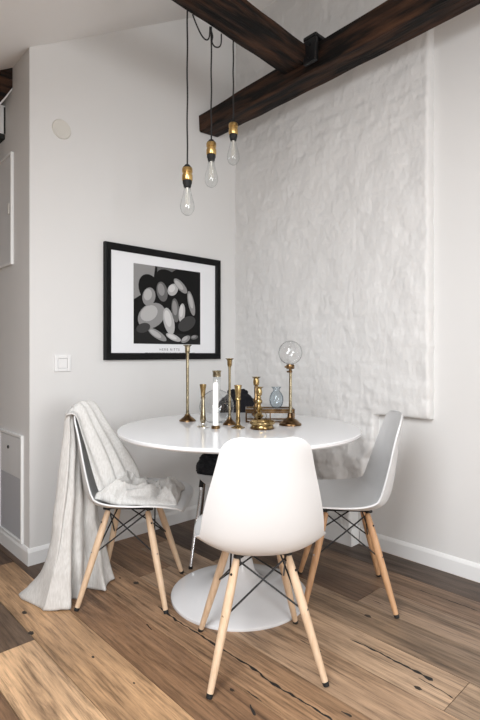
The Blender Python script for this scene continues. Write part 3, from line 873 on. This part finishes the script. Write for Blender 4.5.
stick('taller turned brass candlestick behind the stubby one, in front of the glass box', 256.2, 2.305, baluster(.218), ('oldbrass', 'oldbrass', 'brass'))
# round brass dish
t = thing('brass_dish', 'low round brass dish with a raised rim at the front of the table group', 'dish', at_table(262.2, 2.15))
bm = BM(); lathe(bm, [(.048, 0), (.050, .003), (.048, .012), (.046, .016), (.053, .021), (.0555, .026), (.0555, .031), (.052, .033), (.049, .030), (.047, .024), (.044, .020), (0, .019)], 44); finish('bowl', bm, M['brass'], t, angle=50)
bm = BM(); lathe(bm, [(.0495, .0), (.0525, .001), (.0530, .006), (.0495, .007)], 44); finish('foot_ring', bm, M['oldbrass'], t)
# white candle
bm = BM(); lathe(bm, [(.0185, 0), (.019, .003), (.0185, .011), (.0165, .013), (.0135, .0135), (0, .0135)], 26)
tag(finish('candle_holder', bm, M['oldbrass'], loc=at_table(215.6, 2.155)), 'low round brass holder under the white candle', 'candle holder')
t = thing('candle', 'white candle with wax drips standing in a low brass holder', 'candle', at_table(215.6, 2.155))
bm = BM(); lathe(bm, [(.0128, .0138), (.0125, .10), (.0122, .190), (.0105, .198), (.006, .2005), (0, .2005)], 26)
for a, zz, r_ in ((2.75, .088, .006), (2.9, .098, .005), (2.85, .080, .0075)):
    bmesh.ops.create_icosphere(bm, subdivisions=2, radius=r_, matrix=Matrix.Translation((math.cos(a + 1.5) * .0135, math.sin(a + 1.5) * .0135, zz)) @ Matrix.Diagonal((1, 1, 1.6, 1)))
finish('wax', bm, M['wax'], t, angle=60)
bm = BM(); tube(bm, [(0, 0, .2005), (.0005, 0, .206), (.002, 0, .211)], .0012, 6); finish('wick', bm, M['wick'], t)

def shell_lathe(bm, outer, th, seg=40):
    """hollow blown glass: outer wall, rim, inner wall"""
    inner_ = [(max(0, r - th), z + (th if i == 0 or r == 0 else 0)) for i, (r, z) in enumerate(outer)]
    prof = outer + inner_[::-1]
    lathe(bm, prof, seg, cap=False)
# round glass flask with brass neck cup
t = thing('glass_flask', 'round clear glass flask with a brass cup on its neck, behind the white candle', 'flask', at_table(216.8, 2.36))
R_ = .083; prof = [(0, 0), (.035, .0), (.045, .003)]
for k in range(1, 22):
    a = -PI / 2 + .58 + (PI - .58 - .24) * k / 21; prof.append((R_ * math.cos(a), .072 + R_ * math.sin(a)))
prof += [(.0185, .162), (.0175, .19), (.0172, .215)]
bm = BM(); shell_lathe(bm, prof, .0022, 44); finish('globe', bm, M['glass'], t, angle=None)
bm = BM(); lathe(bm, [(.0168, .2152), (.0195, .2155), (.0195, .236), (.022, .242), (.022, .245), (.014, .245), (.013, .225), (0, .225)], 28); finish('neck_cup', bm, M['palebrass'], t, angle=45)
# glass globe on a brass stand
t = thing('globe_stand', 'clear glass ball on a tall brass stem, rightmost of the table group', 'stand', at_table(290.3, 2.262))
bm = BM(); lathe(bm, [(.051, 0), (.0515, .004), (.049, .009), (.044, .011), (.037, .018), (.028, .026), (.017, .032), (.0135, .038), (.0125, .052), (.009, .056), (0, .056)], 40); finish('base', bm, M['oldbrass'], t, angle=40)
bm = BM(); tube(bm, [(0, 0, .0562), (.001, 0, .15), (.0015, 0, .238)], [.0075, .0068, .0062], 18); finish('stem', bm, M['palebrass'], t)
bm = BM(); lathe(bm, [(.006, .2382), (.0095, .240), (.0095, .247), (.007, .249), (.007, .2555), (0, .2555)], 20)
tube(bm, [(-.004, 0, .2435), (-.020, 0, .2435)], [.003, .0045], 10); ck = finish('knuckle', bm, M['oldbrass'], t, angle=40)
bm = BM(); lathe(bm, [(0, .256), (.017, .256), (.019, .259), (.019, .272), (.0175, .276), (.012, .274), (0, .272)], 28)
for a in (.2, 2.3, 4.4): lathe(bm, [(0, 0), (.0045, 0), (.0045, .008), (0, .008)], 10, (.0215 * math.cos(a), .0215 * math.sin(a), .261))
finish('collar', bm, M['oldbrass'], t, angle=40)
bm = BM(); prof = [(0, .2755)]; Rg = .0545; zc_ = .330
for k in range(1, 30):
    a = -PI / 2 + PI * k / 30; prof.append((Rg * math.cos(a), zc_ + Rg * math.sin(a)))
prof.append((0, zc_ + Rg)); lathe(bm, prof, 48, cap=False)
pr2 = []
for k in range(0, 31):
    a = -PI / 2 + PI * k / 30; pr2.append((max(0, (Rg - .002) * math.cos(a)) if 0 < k < 30 else 0, zc_ + (Rg - .002) * math.sin(a)))
g2 = BM(); lathe(g2, pr2, 48, cap=False); bmesh.ops.reverse_faces(g2, faces=g2.faces)
me_ = bpy.data.meshes.new('tmp'); 
bmesh.ops.recalc_face_normals(bm, faces=bm.faces); bmesh.ops.recalc_face_normals(g2, faces=g2.faces); bmesh.ops.reverse_faces(g2, faces=g2.faces)
g2.to_mesh(me_); g2.free(); bm.from_mesh(me_); bpy.data.meshes.remove(me_)
me_ = bpy.data.meshes.new('glass_ball'); bm.to_mesh(me_); bm.free(); me_.materials.append(M['ballglass']); me_.shade_smooth()
o = bpy.data.objects.new('glass_ball', me_); COL.objects.link(o); o.parent = t
# brass framed glass box
bxc = cw((269.5 - 240) / F * 2.40, 2.40, TZ)
t = thing('glass_box', 'shallow brass edged glass box at the back of the table, blue vase on its lid', 'box', bxc, -math.radians(43.2))
bw, bd, bh = .226, .105, .063; e = .0030
def bars(bm, z0, z1, w, d):
    X_, Y_ = w / 2, d / 2
    for z in (z0, z1):
        for s in (-1, 1):
            box(bm, (-X_ - e, s * Y_ - e, z - e), (X_ + e, s * Y_ + e, z + e)); box(bm, (s * X_ - e, -Y_ - e, z - e), (s * X_ + e, Y_ + e, z + e))
bm = BM(); bars(bm, e, bh - .016, bw, bd)
for s in (-1, 1):
    for q in (-1, 1): box(bm, (s * bw / 2 - e, q * bd / 2 - e, e), (s * bw / 2 + e, q * bd / 2 + e, bh - .016))
box(bm, (-.0025, -bd / 2 - .0025, e), (.0025, -bd / 2 + .0025, bh - .016)); finish('brass_edges', bm, M['oldbrass'], t, smooth=False)
bm = BM(); box(bm, (-bw / 2 + e, -bd / 2 - .001, 2 * e), (bw / 2 - e, -bd / 2 + .001, bh - .02)); box(bm, (-bw / 2 + e, bd / 2 - .001, 2 * e), (bw / 2 - e, bd / 2 + .001, bh - .02))
box(bm, (-bw / 2 - .001, -bd / 2 + e, 2 * e), (-bw / 2 + .001, bd / 2 - e, bh - .02)); box(bm, (bw / 2 - .001, -bd / 2 + e, 2 * e), (bw / 2 + .001, bd / 2 - e, bh - .02)); finish('glass_sides', bm, M['glass'], t, smooth=False)
bm = BM(); bars(bm, bh - .009, bh - e, bw, bd); li = finish('lid', bm, M['oldbrass'], t, smooth=False)
bm = BM(); box(bm, (-bw / 2 + e, -bd / 2 + e, bh - .005), (bw / 2 - e, bd / 2 - e, bh - .003)); finish('lid_glass', bm, M['glass'], li, smooth=False)
bm = BM(); rr_ = .017; pts = [(rr_ * math.cos(2 * PI * k / 24), -bd / 2 - .004, .031 + rr_ * math.sin(2 * PI * k / 24)) for k in range(25)]
tube(bm, [(x - .035, y, z) for x, y, z in pts], .0014, 6); finish('ring_ornament', bm, M['palebrass'], t)
# small blue glass vase on the box
vp = cw((276.4 - 240) / F * 2.40, 2.40, TZ + bh + .0005)
t = finish('glass_vase', BM(), M['blueglass'])
bpy.data.objects.remove(t)
bm = BM(); shell_lathe(bm, [(0, 0), (.016, 0), (.022, .004), (.031, .018), (.0345, .036), (.033, .054), (.025, .072), (.0165, .081), (.0150, .087), (.018, .094), (.0245, .101)], .0022, 36)
t = finish('glass_vase', bm, M['blueglass'], angle=None); t.location = vp
tag(t, 'small round pale blue glass vase standing on the glass box', 'vase')

# ---------------------------------------------------------------- pendant bulbs
def pendant(label, px, d, z_top_px, z_bot_px, top_px):
    z_of = lambda py: CAMZ + (HY - py) / F * d
    zt, zb = z_of(z_top_px), z_of(z_bot_px); L = zt - zb
    p = cw((px - 240) / F * d, d, zb)
    t = thing('pendant_lamp', label, 'lamp', p, 0, 'bare bulb pendants over the table')
    s = L / .222
    g = lambda pr: [(r * s, z * s) for r, z in pr]
    bm = BM(); lathe(bm, g([(.0, .222), (.010, .222), (.016, .214), (.0205, .210), (.0205, .208), (0, .208)]), 24); finish('cap', bm, M['rubber'], t, angle=40)
    bm = BM(); lathe(bm, g([(0, .2078), (.0215, .2078), (.0232, .205), (.0232, .189), (.0195, .187), (.0195, .179), (.0232, .177), (.0232, .155), (.0215, .152), (0, .152)]), 28); finish('socket', bm, M['goldsocket'], t, angle=40)
    bm = BM(); lathe(bm, g([(0, .1518), (.0205, .1518), (.0205, .140), (.0175, .136), (.0165, .126), (.0150, .124), (0, .124)]), 24); finish('collar', bm, M['rubber'], t, angle=40)
    pr = g([(0, 0), (.010, .0015), (.019, .007), (.026, .016), (.0305, .028), (.0315, .040), (.0295, .055), (.0245, .074), (.0195, .092), (.0160, .110), (.0145, .1238)])
    bm = BM(); shell_lathe(bm, pr, .0010, 32); bu = finish('bulb', bm, M['glass'], t, angle=None)
    bm = BM(); lathe(bm, g([(0, .1235), (.006, .122), (.0035, .09), (.0022, .045), (0, .044)]), 12)
    for k in range(6):
        a = 2 * PI * k / 6; q = lambda r_, z_, aa: (r_ * s * math.cos(aa), r_ * s * math.sin(aa), z_ * s)
        tube(bm, [q(.008, .100, a), q(.0125, .036, a + .35)], .0007 * s, 5); tube(bm, [q(.0125, .036, a + .35), q(.008, .100, a + PI / 3)], .0007 * s, 5)
    finish('filament', bm, M['filament'], bu)
    ztop = z_of(top_px) - zb
    bm = BM(); n = 16
    tube(bm, [(.0007 * math.sin(k * 1.1) * (k < n) * (0 < k), .0007 * math.cos(k * 1.3) * (0 < k), L - .002 + (ztop - L + .002) * k / n) for k in range(n + 1)], .0036, 8); finish('cord', bm, M['cord'], t)
    return t, p, d
BG = 'bare bulb pendants over the table'
pendant('lowest of the three bare bulbs, on the leftmost black cord', 187.3, 2.215, 165, 215.5, 11)
pen2, p2, d2 = pendant('middle bare bulb of the three, its cord tied in loops under the beam', 211.3, 2.325, 140, 187.5, 27)
pendant('highest bare bulb, on the rightmost cord in front of the long beam', 233.3, 2.43, 121, 165, 41)
def loop(pix):
    pts = []
    for px, py, d in pix:
        pts.append(cw((px - 240) / F * d, d, CAMZ + (HY - py) / F * d) - p2)
    bm = BM(); tube(bm, [Vector(v) for v in spline([tuple(v) for v in pts], 36)], .0034, 8); finish('cord_loop', bm, M['cord'], pen2)
loop([(192.5, 14.5, 2.24), (197, 26, 2.26), (202, 36, 2.28), (206.5, 40, 2.30), (209.3, 37, 2.31), (210, 27, 2.318)])
loop([(210.3, 28, 2.318), (212.6, 36, 2.32), (212, 42, 2.325), (214.5, 46.5, 2.335), (218.5, 47.3, 2.35), (221, 44, 2.36), (221.4, 34, 2.367)])

# ---------------------------------------------------------------- camera, world, view
cam = bpy.data.cameras.new('camera'); co = bpy.data.objects.new('camera', cam); COL.objects.link(co)
co.location = CAM
cam.sensor_fit = 'VERTICAL'; cam.sensor_height = 36; cam.lens = F / 720 * 36
cam.shift_y = (HY - 360) / 720
heading = math.atan2(UX, UY)                  # the viewing direction is (UY, UX) in the floor plane
co.rotation_euler = (PI / 2, 0, heading - PI / 2)
cam.clip_start = .02
scene.camera = co
w = bpy.data.worlds.new('world'); scene.world = w; w.use_nodes = True
w.node_tree.nodes['Background'].inputs[0].default_value = (.9, .95, 1, 1); w.node_tree.nodes['Background'].inputs[1].default_value = .5
scene.view_settings.view_transform = 'Standard'; scene.view_settings.look = 'None'
scene.view_settings.gamma = 1; scene.view_settings.use_curve_mapping = False
scene.view_settings.exposure = 0.33
scene.cycles.max_bounces = 12; scene.cycles.transmission_bounces = 12; scene.cycles.transparent_max_bounces = 12
